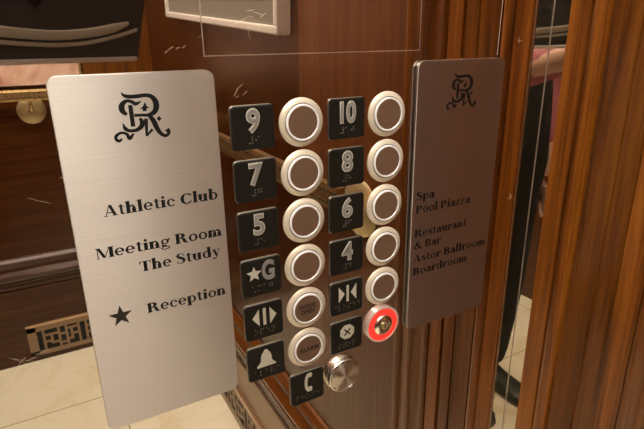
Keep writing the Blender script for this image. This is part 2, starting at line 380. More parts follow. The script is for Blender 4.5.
# right wall (seen directly at the far right and mirrored in the panel)
wr = struct(MB().box((XR, YF, -.03), (XR + .06, YC, ZB)).build('wall_right', 'wood_d', smooth=False))
st_ = MB(); st_.box((XR - .0006, YF, .0008), (XR, YC, .0196)); struct(st_.build('trim_1', 'strip_mirror', smooth=False))
ed = MB(); ed.box((XR - .0012, YF, .0196), (XR, YC, .0206)); ed.box((XR - .0009, YF, .0001), (XR, YC, .0007)); struct(ed.build('trim_2', 'edge_metal', smooth=False))
def extrude_y(prof, y0, y1, name, mat):
    """profile of (z, protrusion) down the right wall, extruded vertically"""
    mb = MB(); p = [(XR - d, z) for z, d in prof]
    p = [(XR, prof[0][0])] + p + [(XR, prof[-1][0])]
    mb.loft([[(x, y0, z) for x, z in p], [(x, y1, z) for x, z in p]])
    return struct(mb.build(name, mat))
extrude_y([(.0206, .002), (.0212, .0045), (.0415, .0045), (.0424, .0022), (.0436, .0022), (.0446, .0052), (.047, .0072), (.051, .0080), (.055, .0072), (.0575, .0050), (.0585, .0002), (.0612, .0002)], YF, YC, 'trim_3', 'wood_v')
extrude_y([(.0612, .0010), (.0616, .0030), (.066, .0036), (.0890, .0056), (.0900, .0040), (.0912, .0040), (.0920, .0060), (.1060, .0076), (.1110, .0066), (.1118, .0005)], YF, YC, 'trim_9', 'wood_m')  # shade on this strip is painted in by the darker wood colour
extrude_y([(.1122, .006), (.1128, .010), (.1350, .010), (.1358, .0060)], YF, YC, 'trim_4', 'wood_v')
extrude_y([(.1360, .0060), (.1366, .0115), (.139, .0135), (.142, .0135), (.1445, .0115), (.146, .0085), (.150, .0045), (.158, .0025), (.168, .0030),
           (.175, .006), (.1765, .0085), (.180, .0100), (.184, .0095), (.186, .007), (.190, .0062), (.202, .0062), (.204, .0100), (.208, .0118), (.213, .0112), (.217, .008), (.2188, .004)], YF, YC, 'trim_10', 'wood_m')
struct(MB().box((XR - .003, YF, .219), (XR, YC, .545)).build('trim_5', 'wood_red', smooth=False))

# back wall and left wall
struct(MB().box((XL, YF, ZB), (XR, YC, ZB + .06)).build('wall_back', 'wood_x', smooth=False))
wl = struct(MB().box((XL - .06, YF, -.06), (XL, YC, ZB)).build('wall_left', 'wood_red', smooth=False))
# chair-height moulding all round
MP = [(-.885, .0), (-.884, .006), (-.872, .009), (-.868, .004), (-.856, .005), (-.850, .014), (-.838, .022), (-.826, .024), (-.814, .018), (-.806, .010), (-.800, .008), (-.786, .009),
      (-.778, .015), (-.768, .018), (-.758, .012), (-.752, .004), (-.751, 0)]
mb = MB(); a = [(XR - d, y) for y, d in MP]
mb.loft([[(x, y, .2205) for x, y in a], [(x, y, ZB) for x, y in a]]); struct(mb.build('trim_6', 'wood_y'))
mb = MB(); mb.loft([[(XL, y, ZB - d) for y, d in MP], [(XR - .0245, y, ZB - d) for y, d in MP]]); struct(mb.build('trim_7', 'wood_x'))
# base boards: glossy bronze kick plates
struct(MB().box((XR - .006, YF, .2205), (XR, -.93, ZB)).build('baseboard_right', 'bronze', smooth=False))
struct(MB().box((XL, YF, ZB - .006), (XR - .006, -.89, ZB)).build('baseboard_back', 'wood_x', smooth=False))
# pilaster edge on the back wall
struct(MB().box((.056, -.751, ZB - .012), (XR, YC, ZB)).build('trim_8', 'wood_m', smooth=False))

# pink marble inset with brass edging on the back wall
t = thing('marble_panel', 'pink veined marble inset with brass edging reflected beside the left sign', 'wall panel', (-.40, -.085, ZB))
MB().box((-.5, 0, -.013), (.440, .9, -.001)).build('marble_slab', 'pink_marble', t, smooth=False)
MB().box((.440, 0, -.016), (.449, .9, -.001)).build('edge_strip', 'brass', t, smooth=False)

# vent grilles in the base
FRET = ["XX.XXXXX.XX.XXXX.", "XX.XXXXX.XX......", "XX.......XX.X.XX.", "XX.XX.XX....X.XX.", "XX.XX.XX.XX.X....", "XX....XX.XX.X.XX.", "XX.XX....XX...XX.", "XX.XXXXX....XXXX.", "XX.XXXXX.XX.XXXX."]
def grille(name, label, org, u, width, height, flip=False):
    """u = plan direction of the grille's length, z offset goes to the room side"""
    t = thing(name, label, 'vent grille', org)
    nrm = Vector((0, 0, -1)) if u == 'x' else Vector((-1, 0, 0))
    U = Vector((1, 0, 0)) if u == 'x' else Vector((0, 0, 1)); V = Vector((0, 1, 0))
    def box(mb, a0, a1, b0, b1, d0, d1):
        c = []
        for d in (d0, d1):
            for a, b in ((a0, b0), (a1, b0), (a1, b1), (a0, b1)): c.append(U * a + V * b + nrm * d)
        mb.add(c, [[0, 1, 2, 3], [4, 5, 6, 7], [0, 1, 5, 4], [1, 2, 6, 5], [2, 3, 7, 6], [3, 0, 4, 7]])
    b = MB(); box(b, .03, width - .02, .02, height - .02, .0, .0015); b.build('duct_opening', 'black_void', t, smooth=False)
    g = MB(); m0, m1 = .035, .02
    box(g, 0, m0, 0, height, 0, .005); box(g, width - m0, width, 0, height, 0, .005)
    box(g, 0, width, 0, m1, 0, .005); box(g, 0, width, height - m1 - .012, height, 0, .005)
    r0, r1 = m1, height - m1 - .012; nr = len(FRET); ch = (r1 - r0) / nr; cw = ch * .95
    n = int((width - 2 * m0) / cw)
    for j, row in enumerate(FRET):
        for i in range(n):
            # bars are the dots: metal; X are openings, thinned
            if row[i % 17] == '.' : box(g, m0 + i * cw, m0 + (i + 1) * cw, r0 + (nr - 1 - j) * ch, r0 + (nr - j) * ch, .001, .004)
    g.build('fret_plate', 'bronze', t, smooth=False)
    l = MB(); box(l, 0, width, height - .006, height + .004, .0, .009); l.build('top_lip', 'bronze_lip', t, smooth=False)
    return t
grille('vent_grille', 'bronze fretwork vent grille in base below the moulding, above the cream floor', (-.322, -1.205, ZB - .0061), 'x', .56, .145)
grille('vent_grille', 'long bronze fretwork vent grille low on the wood wall under the bell sign', (XR - .0061, -1.205, .45), 'z', .86, .145)

# brass handrails
def rail(name, label, org, pts, face, brackets, dirn):
    t = thing(name, label, 'handrail', org)
    b = MB(); hw, hh = .007, .02
    rings = []
    for p in pts:
        x, y, z = p
        if face == 'x': ring = [(x, y - hh, z - hw), (x, y - hh * .6, z - hw * 1.2), (x, y + hh * .6, z - hw * 1.2), (x, y + hh, z - hw), (x, y + hh, z + hw), (x, y - hh, z + hw)]
        else: ring = [(x - hw, y - hh, z), (x - hw * 1.2, y - hh * .6, z), (x - hw * 1.2, y + hh * .6, z), (x - hw, y + hh, z), (x + hw, y + hh, z), (x + hw, y - hh, z)]
        rings.append(ring)
    b.loft(rings); rb = b.build('rail_bar', 'brass', t, smooth=False)
    gq = MB(); p0, p1 = pts[0], pts[-1]
    for yy in (-.009, .010):
        if face == 'x': gq.box((p0[0], yy - .0014, -.0088), (p1[0], yy + .0014, -.0080))
        else: gq.box((-.0088, yy - .0014, p0[2]), (-.0080, yy + .0014, p1[2]))
    gq.build('groove_line', 'sign_side', rb, smooth=False)
    for c in brackets:
        d = MB(); prof = [(.050, 0), (.050, .003), (.046, .006), (.012, .008), (.010, .012)]
        n = 28; rr = []
        for r, h in prof:
            if face == 'x': rr.append([(c[0] + r * math.cos(2 * PI * i / n), c[1] + r * math.sin(2 * PI * i / n), c[2] - h) for i in range(n)])
            else: rr.append([(c[0] - h, c[1] + r * math.sin(2 * PI * i / n), c[2] + r * math.cos(2 * PI * i / n)) for i in range(n)])
        d.loft(rr); k = d.build('bracket_disc', 'brass_dull', t)
        q = MB(); N_ = Vector((0, 0, -1)) if face == 'x' else Vector((-1, 0, 0))
        cc = Vector(c); dist = dirn
        q.tube(smooth_path([cc, cc + N_ * dist * .8, cc + N_ * dist + Vector((0, .02, 0)), cc + N_ * dist + Vector((0, .045, 0))], 5), .007)
        q.build('bracket_arm', 'brass', k)
    return t
rail('handrail', 'brass handrail with round bracket disc on the wood wall left of the left sign', (-.5, -.117, 1.84),
     [(-.55, 0, 0), (.68, 0, 0)], 'x', [(.356, -.061, .06), (-.3, -.061, .06)], .06)
rail('handrail', 'brass handrail running diagonally behind the nine, seven and six signs', (.257, -.178, .30),
     [(0, 0, 0), (0, 0, 1.5)], 'z', [(.057, -.03, .03), (.06, -.03, 1.1)], .055)

# framed picture, hanging slightly crooked on the right wall
t = thing('framed_picture', 'grey metal framed picture with taupe mat seen in the top of the panel', 'picture frame', (XR, .069, .585))
ang = math.atan2(.068, .856); L_ = .86; hh = .62
def pb(mb, a0, a1, b0, b1, d0, d1):
    c = []
    for d in (d0, d1):
        for a, b in ((a0, b0), (a1, b0), (a1, b1), (a0, b1)):
            z = a * math.cos(ang) - b * math.sin(ang); y = a * math.sin(ang) + b * math.cos(ang)
            c.append((-d, y, z))
    mb.add(c, [[0, 1, 2, 3], [4, 5, 6, 7], [0, 1, 5, 4], [1, 2, 6, 5], [2, 3, 7, 6], [3, 0, 4, 7]])
m_ = MB(); fw = .016
pb(m_, fw * .5, L_ - fw * .5, fw * .5, hh - fw * .5, .004, .020); m_.build('mat_board', 'mat_board', t, smooth=False)
m_ = MB(); pb(m_, .07, L_ - .07, .062, hh - .062, .0205, .0215); m_.build('paper_sheet', 'paper', t, smooth=False)
m_ = MB()
for q in ((0, L_, 0, fw), (0, L_, hh - fw, hh), (0, fw, fw, hh - fw), (L_ - fw, L_, fw, hh - fw)): pb(m_, *q, .003, .029)
m_.build('frame', 'steel_grey', t, smooth=False, bevel=.003)
m_ = MB(); pb(m_, -.0015, 0, .001, hh, .0, .027); m_.build('frame_side', 'frame_side', t, smooth=False)

# ================================================================ BUTTONS AND TACTILE SIGNS
P = .04
BRA = {'a': [1], 'b': [1, 2], 'c': [1, 4], 'd': [1, 4, 5], 'e': [1, 5], 'f': [1, 2, 4], 'g': [1, 2, 4, 5], 'h': [1, 2, 5], 'i': [2, 4], 'j': [2, 4, 5], '#': [3, 4, 5, 6],
       'o': [1, 3, 5], 'p': [1, 2, 3, 4], 'n': [1, 3, 4, 5], 'l': [1, 2, 3], 'm': [1, 3, 4], 'r': [1, 2, 3, 5], 's': [2, 3, 4], 't': [2, 3, 4, 5], '*': [1, 6]}
def braille(txt, parent, y=-.0092, pitch=.0021, zt=.0041):
    cell = pitch * 2.35; mb = MB(); n = len(txt); x0 = -(n - 1) * cell / 2
    for k, ch in enumerate(txt):
        for d in BRA[ch]:
            col, row = (d - 1) // 3, (d - 1) % 3
            mb.lathe([(.00070, zt - .0001), (.00062, zt + .0003), (.0003, zt + .00065)], 8, x0 + k * cell + (col - .5) * pitch, y - (row - 1) * pitch)
    return mb.build('braille_dots', 'braille', parent)
# raised symbols as polygons in metres
def star_poly(cx, cy, R_, r, n=5, a0=90): return [(cx + (R_ if i % 2 == 0 else r) * math.cos(math.radians(a0 + 180 / n * i)), cy + (R_ if i % 2 == 0 else r) * math.sin(math.radians(a0 + 180 / n * i))) for i in range(2 * n)]
def tile(x, y, label, kind, bra):
    t = thing('tactile_sign', label, 'button sign', (x, y, 0), 'black tactile signs beside the lift buttons')
    t.scale.y = 0.58
    w, h, r = .0342, .0326, .0032
    rr = lambda k: rrect(0, 0, w - 2 * k, h - 2 * k, max(r - k, .0006))
    L = lambda prof: [[(px, py, z) for px, py in rr(k)] for k, z in prof]
    MB().loft(L([(0, 0), (0, .0016), (.0003, .0020), (.0005, .0021)])).build('backing_plate', 'tile_base', t)
    MB().loft(L([(.0007, .0021), (.0003, .0024), (.0003, .0032), (.0010, .0039), (.0016, .0041), (.0022, .0040)])).build('face_plate', 'tile', t)
    z = .0040; hz = .0009
    if kind[0] in '0123456789':
        text_mesh(kind, .0225, hz * .3, .0001, .00095, 'symbol', 'numeral_outline', t, (0 if len(kind) == 1 else .0005, .0050, z + hz * .3), sx=.92 if len(kind) == 1 else .78, spacing=1.0)
        text_mesh(kind, .0225, hz * .5, .0002, .00015, 'numeral', 'numeral', t, (0 if len(kind) == 1 else .0005, .0050, z + hz * .55), sx=.92 if len(kind) == 1 else .78, spacing=1.0)
    elif kind == 'G':
        MB().prism(star_poly(-.0066, .0040, .0064, .0029), z, z + hz).build('star_symbol', 'symbol', t, smooth=False)
        text_mesh('G', .0225, hz * .5, .00028, .0006, 'numeral', 'letter', t, (.0056, .0052, z + hz * .5), sx=.70)
    else:
        m = MB()
        if kind == 'open':
            m.prism([(-.0092, .0042), (-.0040, .0105), (-.0040, -.0021)], z, z + hz); m.prism([(.0096, .0042), (.0044, .0105), (.0044, -.0021)], z, z + hz)
            m.box((-.0009, -.0021, z), (.0013, .0105, z + hz))
        elif kind == 'close':
            m.prism([(-.0016 - .0009, .0042), (-.0078, .0105), (-.0078, -.0021)], z, z + hz); m.prism([(.0034, .0042), (.0084, .0105), (.0084, -.0021)], z, z + hz)
            m.box((-.0009 + .0003, -.0025, z), (.0014, .0108, z + hz))
        elif kind == 'bell':
            half = [(0, .0115), (.0014, .0108), (.0020, .0095), (.0034, .0082), (.0042, .0055), (.0045, .0020), (.0060, .0002), (.0076, -.0012), (.0076, -.0022), (0, -.0022)]
            m.prism([(a - .0003, b) for a, b in half] + [(-a - .0003, b) for a, b in half[1:-1][::-1]], z, z + hz)
        elif kind == 'x':
            m.prism(star_poly(0, .0045, .0084, .0084 * math.cos(PI / 8) * 1.0, 4, 22.5) if False else [(.0080 * math.cos(math.radians(22.5 + 45 * i)), .0045 + .0076 * math.sin(math.radians(22.5 + 45 * i))) for i in range(8)], z, z + hz)
        elif kind == 'phone':
            m.ribbon([(.0016, .0118), (-.0006, .0100), (-.0016, .0050), (-.0010, .0000), (.0014, -.0022)], [.0026, .0026, .0022, .0026, .0026], z, z + hz, 4)
            m.prism(rrect(.0018, .0112, .0042, .0036, .0009), z, z + hz + .0001); m.prism(rrect(.0016, -.0012, .0044, .0038, .0009), z, z + hz + .0001)
        if kind != 'x': m.v = [(a * 1.13, .0045 + (b - .0045) * 1.2, c) for a, b, c in m.v]
        m.build({'open': 'open_door_symbol', 'close': 'close_door_symbol', 'bell': 'bell_symbol', 'x': 'stop_octagon_symbol', 'phone': 'telephone_symbol'}[kind], 'symbol', t, smooth=False)
        if kind == 'x':
            q = MB(); q.ribbon([(-.0032, .0076), (.0032, .0014)], [.0015, .0015], z + hz, z + hz + .0002, 2); q.ribbon([(-.0032, .0014), (.0032, .0076)], [.0015, .0015], z + hz, z + hz + .00025, 2)
            q.build('cross_mark', 'tile', t, smooth=False)
    braille(bra, t)
    return t
T_ = [(0, 0, '9', '#i', 'black tactile sign with raised number 9 at the top left of the button rows'),
      (0, 1, '7', '#g', 'black tactile sign with raised number 7 below the 9 sign'),
      (0, 2, '5', '#e', 'black tactile sign with raised number 5 below the 7 sign'),
      (0, 3, 'G', '*mag', 'black tactile sign with raised star and letter G'),
      (0, 4, 'open', 'open', 'black tactile sign with door opening arrows pointing outward'),
      (0, 5, 'bell', 'alarm', 'black tactile sign with a raised alarm bell'),
      (1, 0, '10', '#aj', 'black tactile sign with raised number 10 at the top between two buttons'),
      (1, 1, '8', '#h', 'black tactile sign with raised number 8 below the 10 sign'),
      (1, 2, '6', '#f', 'black tactile sign with raised number 6 below the 8 sign'),
      (1, 3, '4', '#d', 'black tactile sign with raised number 4 below the 6 sign'),
      (1, 4, 'close', 'closed', 'black tactile sign with door closing arrows pointing inward'),
      (1, 5, 'x', 'stop', 'black tactile sign with pale octagon and a cross')]
for c, r, k, br, lab in T_: tile(.0806 * c, -P * r, lab, k, br)
tile(.0385, -.2405, 'black tactile sign with raised telephone handset, lowest of the signs', 'phone', 'phone'.replace('h', 'h'))

def button_mesh_parts(t, txt=None):
    t.scale.y = .62
    MB().lathe([(.0188, 0), (.0188, .0010), (.0185, .0016), (.0158, .0038), (.0150, .0041), (.0147, .0036), (.0147, .0010)], 56).build('bezel', 'bezel', t)
    MB().lathe([(.0147, .0002), (.0147, .0034), (.0139, .0034)], 48).build('shadow_gap', 'gap', t)
    MB().lathe([(.0141, .0010), (.0141, .0052), (.0139, .0057), (.0134, .0059), (.0127, .0059), (.0124, .0053)], 48, cap=False).build('rim_ring', 'ring', t)
    cap = MB().lathe([(.01245, .0010), (.01245, .0051), (.0122, .00530)], 48).build('button_face', 'cap', t)
    if txt:
        text_mesh(txt, .0054 if '\n' in txt else .0062, .0002, 0, .00022, 'cap_text', 'lettering', t, (0, 0, .00545), spacing=1.05, sx=.95)
proto = None
names = {(0, 0): 'the 9 sign', (1, 0): 'the 7 sign', (2, 0): 'the 5 sign', (3, 0): 'the star G sign', (0, 1): 'the 10 sign', (1, 1): 'the 8 sign', (2, 1): 'the 6 sign', (3, 1): 'the 4 sign', (4, 1): 'the door closing arrows sign'}
for (r, c), nm in names.items():
    x = .0402 + .0805 * c; y = -P * r + .0002
    lab = 'blank round cream-bezelled lift button right of ' + nm
    if proto is None:
        proto = thing('push_button', lab, 'lift button', (x, y, 0), 'blank cream-bezelled lift buttons'); button_mesh_parts(proto)
    else:
        o = proto.copy(); C.objects.link(o); o.location = W(x, y, 0); o['label'] = lab
        for ch in list(proto.children):
            k = ch.copy(); C.objects.link(k); k.parent = o
for r, txt, lab in ((4, 'DOOR\nOPEN', 'round lift button with cream bezel and face lettered DOOR OPEN'), (5, 'ALARM', 'round lift button with cream bezel and face lettered ALARM')):
    o = thing('push_button', lab, 'lift button', (.0402, -P * r + .0002, 0), 'lettered cream-bezelled lift buttons'); button_mesh_parts(o, txt)

# lit red key switch
t = thing('key_switch', 'round key switch with glowing red ring and metal lock', 'key switch', (.1205, -.1998, 0))
t.scale.y = 0.65
MB().lathe([(.0186, 0), (.0186, .0055), (.0181, .0060), (.0172, .0062), (.0168, .0058), (.0168, .0048)], 56).build('clear_rim', 'clear_rim', t)
MB().lathe([(.0168, .0040), (.0168, .0052), (.0100, .0056), (.0090, .0050)], 56).build('red_ring', 'red_glow', t)
MB().lathe([(.0106, .004), (.0106, .0064), (.0098, .0080), (.0088, .0086), (.0074, .0096), (.0062, .0100), (.0056, .0096), (.0040, .0096)], 40).build('lock_barrel', 'chrome', t)
k = MB(); k.lathe([(.0036, .0100), (.0036, .0108), (.0030, .0109)], 24); k.build('lock_core', 'brass_dull', t)
MB().box((-.0006, -.0022, .0107), (.0006, .0022, .0111)).build('keyhole', 'ink', t, smooth=False)
# chrome knob
t = thing('round_knob', 'round chrome knob with spun conical face at the bottom of the panel', 'knob', (.0762, -.2400, 0))
t.scale.y = 0.65
MB().lathe([(.0176, 0), (.0178, .0008), (.0176, .0022), (.0168, .0024)], 56).build('base_ring', 'satin', t)
MB().lathe([(.0170, .0020), (.0172, .0030), (.0172, .0078), (.0166, .0092), (.0158, .0096), (.0146, .0096), (.0143, .0090)], 56).build('knob_body', 'satin', t)
M['spun'], nt, b_ = new_mat('spun_conical_metal')
b_.inputs['Metallic'].default_value = 1; b_.inputs['Roughness'].default_value = .3; b_.inputs['Anisotropic'].default_value = .95; b_.inputs['Anisotropic Rotation'].default_value = .25
b_.inputs['Base Color'].default_value = (.80, .74, .66, 1)
tn = nt.nodes.new('ShaderNodeTangent'); tn.direction_type = 'RADIAL'; tn.axis = 'Y'; nt.links.new(tn.outputs[0], b_.inputs['Tangent'])
wn = nt.nodes.new('ShaderNodeTexNoise'); wn.inputs['Scale'].default_value = 900; bp_ = nt.nodes.new('ShaderNodeBump'); bp_.inputs['Strength'].default_value = .02
nt.links.new(wn.outputs['Fac'], bp_.inputs['Height']); nt.links.new(bp_.outputs['Normal'], b_.inputs['Normal'])
MB().lathe([(.0143, .0088), (.0143, .0096), (.0100, .0104), (.0002, .0118)], 56).build('spun_face', 'spun', t)

# ================================================================ DIRECTORY SIGNS
MONO = {'top': ([(-87.94, 30.61), (-87.24, 29.03), (-84.3, 27.81), (-79.23, 27.67), (-74.02, 28.05), (-70.21, 27.11), (-67.86, 23.86), (-67.79, 19.84), (-69.66, 16.84), (-73.36, 15.42), (-77.28, 15.64), (-82.01, 15.84)],
                [.5, 1.3, 1.9, 1.9, 1.8, 2.1, 2.8, 2.9, 2.4, 1.7, 1.5, 1.5]),
        'c': ([(-76.89, 24.38), (-80.24, 23.03), (-82.37, 24.39), (-85.48, 25.21), (-88.22, 23.49), (-89.15, 20.95), (-88.46, 18.55), (-86.43, 16.63)], [.5, 1.8, 1.7, 1.6, 2.4, 2.9, 2.4, 1.4]),
        'stem': ([(-83.72, 22.48), (-83.6, 8.75)], [2.1, 2.1]),
        'j': ([(-78.91, 13.72), (-77.79, 11.48), (-78.41, 8.56), (-81.73, 6.42), (-85.82, 6.26), (-88.59, 7.96), (-89.59, 11.34)], [1.4, 2.2, 2.3, 1.8, 1.6, 1.9, .4]),
        'curl': ([(-83.91, 4.28), (-86.69, 1.48), (-88.21, 4.34), (-91.47, 5.46), (-94.36, 4.04), (-95.14, 2.06), (-93.42, .36), (-91.31, 1.58)], [1.0, 1.9, 1.5, 1.3, 1.5, 1.5, 1.5, .9]),
        'leg': ([(-72.9, 15.57), (-70.34, 11.02), (-68.67, 6.12), (-66.37, 2.39), (-63.51, .99), (-61.46, 2.85), (-62.4, 5.26)], [1.8, 2.6, 2.4, 1.9, 1.6, 1.8, 2.4]),
        'd2': ([(-75.12, 13.23), (-75.79, 1.84)], [1.9, 1.2]), 'd3': ([(-75.97, 1.86), (-71.73, 6.04)], [.8, 1.4])}
MSTAR = [(-74.33, 24.03), (-73.79, 21.34), (-72.18, 20.16), (-73.83, 19.57), (-74.19, 17.99), (-76.7, 18.18), (-76.27, 19.57), (-78.08, 19.7), (-76.08, 21.15)]
MDIA = [(-66.55, 14.34), (-65.06, 12.4), (-66.96, 10.73), (-68.45, 12.68)]
def monogram(parent, cx, cy, zt):
    mb = MB(); mx, my = -78.3, 15.
    for i, (pts, ws) in enumerate(MONO.values()):
        mb.ribbon([((a - mx) / 1000 + cx, (b - my) / 1000 + cy) for a, b in pts], [w * 1.3 / 1000 for w in ws], zt, zt + .0001 + .00002 * i, 6)
    for q in (MSTAR, MDIA): mb.prism([((a - mx) / 1000 + cx, (b - my) / 1000 + cy) for a, b in q], zt, zt + .0001)
    return mb.build('monogram', 'ink', parent, smooth=False)
ZS = .0076
def sign(cx, label, lines, mono, extra=None):
    cy = -.0865; t = thing('directory_sign', label, 'sign', (cx, cy, 0), 'brushed metal directory signs flanking the buttons')
    t.scale.y = 0.487
    w, h, r = .1018, .2568, .0062
    rr = lambda k: rrect(0, 0, w - 2 * k, h - 2 * k, r - k, 8)
    Lf = lambda prof: [[(a, b, z) for a, b in rr(k)] for k, z in prof]
    MB().loft(Lf([(.0006, 0), (.0006, .0030)])).build('mounting_plate', 'sign_side', t)
    MB().loft(Lf([(.0, .0030), (.0, .0036)])).build('rim_line', 'sign_rim', t)
    MB().loft(Lf([(.0004, .0036), (.0004, .0058)])).build('core_plate', 'sign_side', t)
    MB().loft(Lf([(0, .0058), (0, ZS - .0003), (.0003, ZS)])).build('face_plate', 'sign_left', t)
    monogram(t, mono[0] - cx, mono[1] - cy, ZS)
    for txt, x0, x1, y in lines: serif_text(txt, x0, x1, y, .0076, ZS, 'ink', 'lettering', t, (cx, cy))
    if extra: MB().prism(star_poly(extra[0] - cx, extra[1] - cy, .0084, .0033), ZS, ZS + .0001).build('star_symbol', 'star_ink', t, smooth=False)
    return t
sign(-.0778, 'brushed metal directory sign lettered Athletic Club and Reception, left of the buttons',
     [('Athletic Club', -.1090, -.0313, -.0488), ('Meeting Room', -.1178, -.0303, -.0775), ('The Study', -.0912, -.0327, -.0929), ('Reception', -.0903, -.0310, -.1260)],
     (-.0779, .0147), (-.1083, -.1230))
sign(.2003, 'darker brushed metal directory sign lettered Spa and Boardroom, right of the buttons',
     [('Spa', .1542, .1757, -.0806), ('Pool Piazza', .1538, .2217, -.0934), ('Restaurant', .1538, .2192, -.1172), ('& Bar', .1538, .1870, -.1291), ('Astor Ballroom', .1538, .2478, -.1430), ('Boardroom', .1538, .2237, -.1562)],
     (.2005, .0147))

# ================================================================ LIGHTS OF THE CAR AND AN ADDED SOFT PANEL
LP = [(-1.17, .20), (.10, .13), (-1.17, 1.75), (-.1, 1.78)]
for x, z in LP:
    pos = ('front' if z < 1 else 'rear') + (' left' if x < -.5 else ' right')
    t = thing('ceiling_light', 'round recessed ceiling light near the %s corner of the car' % pos, 'ceiling light', (x, YC, z), 'recessed ceiling lights')
    def ring(prof, name, mat, par):
        n = 32; return MB().loft([[(r * math.cos(2 * PI * i / n), h, r * math.sin(2 * PI * i / n)) for i in range(n)] for r, h in prof]).build(name, mat, par)
    ring([(.075, 0), (.075, -.006), (.060, -.010)], 'trim_ring', 'lamp_rim', t)
    ring([(.055, -.0095), (.055, -.013), (.045, -.0145)], 'lamp_lens', 'lamp', t)
t = thing('added_light_panel', 'large glowing diffuser added to the unseen ceiling for soft light', 'ceiling light', (-.42, YC, .95))  # unseen panel, added and sized to give soft light on the signs
MB().box((-.60, -.012, -.70), (.60, 0, .70)).build('panel_frame', 'lamp_rim', t, smooth=False)
MB().box((-.57, -.018, -.67), (.57, -.0121, .67)).build('diffuser', 'diffuser', t, smooth=False)

# ================================================================ CAMERA
CX, CY, CZ, FPX = -0.13764, 0.05989, 0.35297, 511.820
RR = ((0.873000, 0.168969, -0.457516), (-0.013857, 0.946284, 0.323040), (0.487523, -0.275674, 0.828447))
Cc = Vector((CX, CY, CZ)); RM = Matrix(RR)
TM = Matrix(((1, 0, 0), (0, 0, -1), (0, 1, 0)))
cam = bpy.data.cameras.new('camera'); cam.sensor_width = 36; cam.lens = FPX / 644 * 36; cam.clip_start = .01
co = bpy.data.objects.new('camera', cam); C.objects.link(co)
co.matrix_world = Matrix.Translation(W(*Cc)) @ (TM @ RM).to_4x4()
bpy.context.scene.camera = co

# ================================================================ THE PHOTOGRAPHER, mirrored in the panel
def skinned(name, joints, edges, mat, parent=None, org=(0, 0, 0), sub=2, root=0):
    me = bpy.data.meshes.new(name)
    me.from_pydata([T3(j[:3]) for j in joints], edges, []); me.materials.append(M[mat])
    o = bpy.data.objects.new(name, me); C.objects.link(o)
    if parent: o.parent = parent
    else: o.location = W(*org)
    md = o.modifiers.new('skin', 'SKIN'); md.use_smooth_shade = True
    sv = me.skin_vertices[0].data
    for i, j in enumerate(joints):
        rx, ry = (j[3], j[4]) if len(j) > 4 else (j[3], j[3])
        sv[i].radius = (rx, ry); sv[i].use_root = (i == root)
    s = o.modifiers.new('sub', 'SUBSURF'); s.levels = sub; s.render_levels = sub
    dg = bpy.context.evaluated_depsgraph_get(); dg.update()
    m2 = bpy.data.meshes.new_from_object(o.evaluated_get(dg)); o.modifiers.clear(); o.data = m2
    for p in m2.polygons: p.use_smooth = True
    if not m2.materials: m2.materials.append(M[mat])
    return o
PX, PZ = -.54, .83
ph = thing('person', 'person in a mauve shirt and black dungarees holding up a tablet, mirrored in the panel', 'person', (PX, -H, PZ))
g = lambda x, y, z, *r: (x - PX, y + H, z - PZ, *r)
cp = lambda u, v, w: tuple(Cc + RM @ Vector((u, v, w)))
# body (one continuous surface)
J = [g(PX, -.33, PZ, .13, .10), g(PX, -.12, PZ, .12, .09), g(PX, .10, PZ, .14, .10), g(PX, .20, PZ, .09, .08), g(PX, .27, PZ - .01, .05), g(PX, .36, PZ - .03, .075, .085), g(PX, .44, PZ - .02, .075, .085), g(PX, .50, PZ - .01, .05, .06),
     g(PX + .17, .17, PZ, .055), g(PX + .20, -.08, PZ - .07, .042), g(*cp(-.228, -.035, .10), .030), g(*cp(-.186, -.012, .038), .021, .027),
     g(PX - .17, .17, PZ, .055), g(PX - .22, -.10, PZ + .01, .042), g(PX - .21, -.33, PZ - .05, .030), g(PX - .205, -.40, PZ - .06, .022, .032),
     g(PX + .09, -.40, PZ, .085), g(PX + .10, -.78, PZ - .01, .055), g(PX + .10, -1.15, PZ + .02, .036),
     g(PX - .09, -.40, PZ, .085), g(PX - .10, -.78, PZ - .01, .055), g(PX - .10, -1.15, PZ + .02, .036)]
E_ = [(0, 1), (1, 2), (2, 3), (3, 4), (4, 5), (5, 6), (6, 7), (3, 8), (8, 9), (9, 10), (10, 11), (3, 12), (12, 13), (13, 14), (14, 15), (0, 16), (16, 17), (17, 18), (0, 19), (19, 20), (20, 21)]
body = skinned('body', J, E_, 'skin', ph)
J = [g(PX, -.34, PZ, .178, .14), g(PX, -.22, PZ, .160, .13), g(PX, -.08, PZ, .145, .115), g(PX, .10, PZ, .165, .125), g(PX, .19, PZ, .105, .09), g(PX, .235, PZ, .062),
     g(PX + .17, .17, PZ, .068), g(PX + .20, -.08, PZ - .07, .056), g(*cp(-.240, -.04, .125), .040),
     g(PX - .17, .17, PZ, .068), g(PX - .22, -.10, PZ + .01, .056), g(PX - .21, -.30, PZ - .04, .042)]
skinned('shirt', J, [(0, 1), (1, 2), (2, 3), (3, 4), (4, 5), (4, 6), (6, 7), (7, 8), (4, 9), (9, 10), (10, 11)], 'shirt', ph)
J = [g(PX, .06, PZ, .186, .150), g(PX, -.30, PZ, .175, .14), g(PX + .09, -.45, PZ, .105), g(PX + .10, -.78, PZ - .01, .078), g(PX + .10, -1.17, PZ + .02, .062),
     g(PX - .09, -.45, PZ, .105), g(PX - .10, -.78, PZ - .01, .078), g(PX - .10, -1.17, PZ + .02, .062)]
skinned('dungarees', J, [(0, 1), (1, 2), (2, 3), (3, 4), (1, 5), (5, 6), (6, 7)], 'trousers', ph)
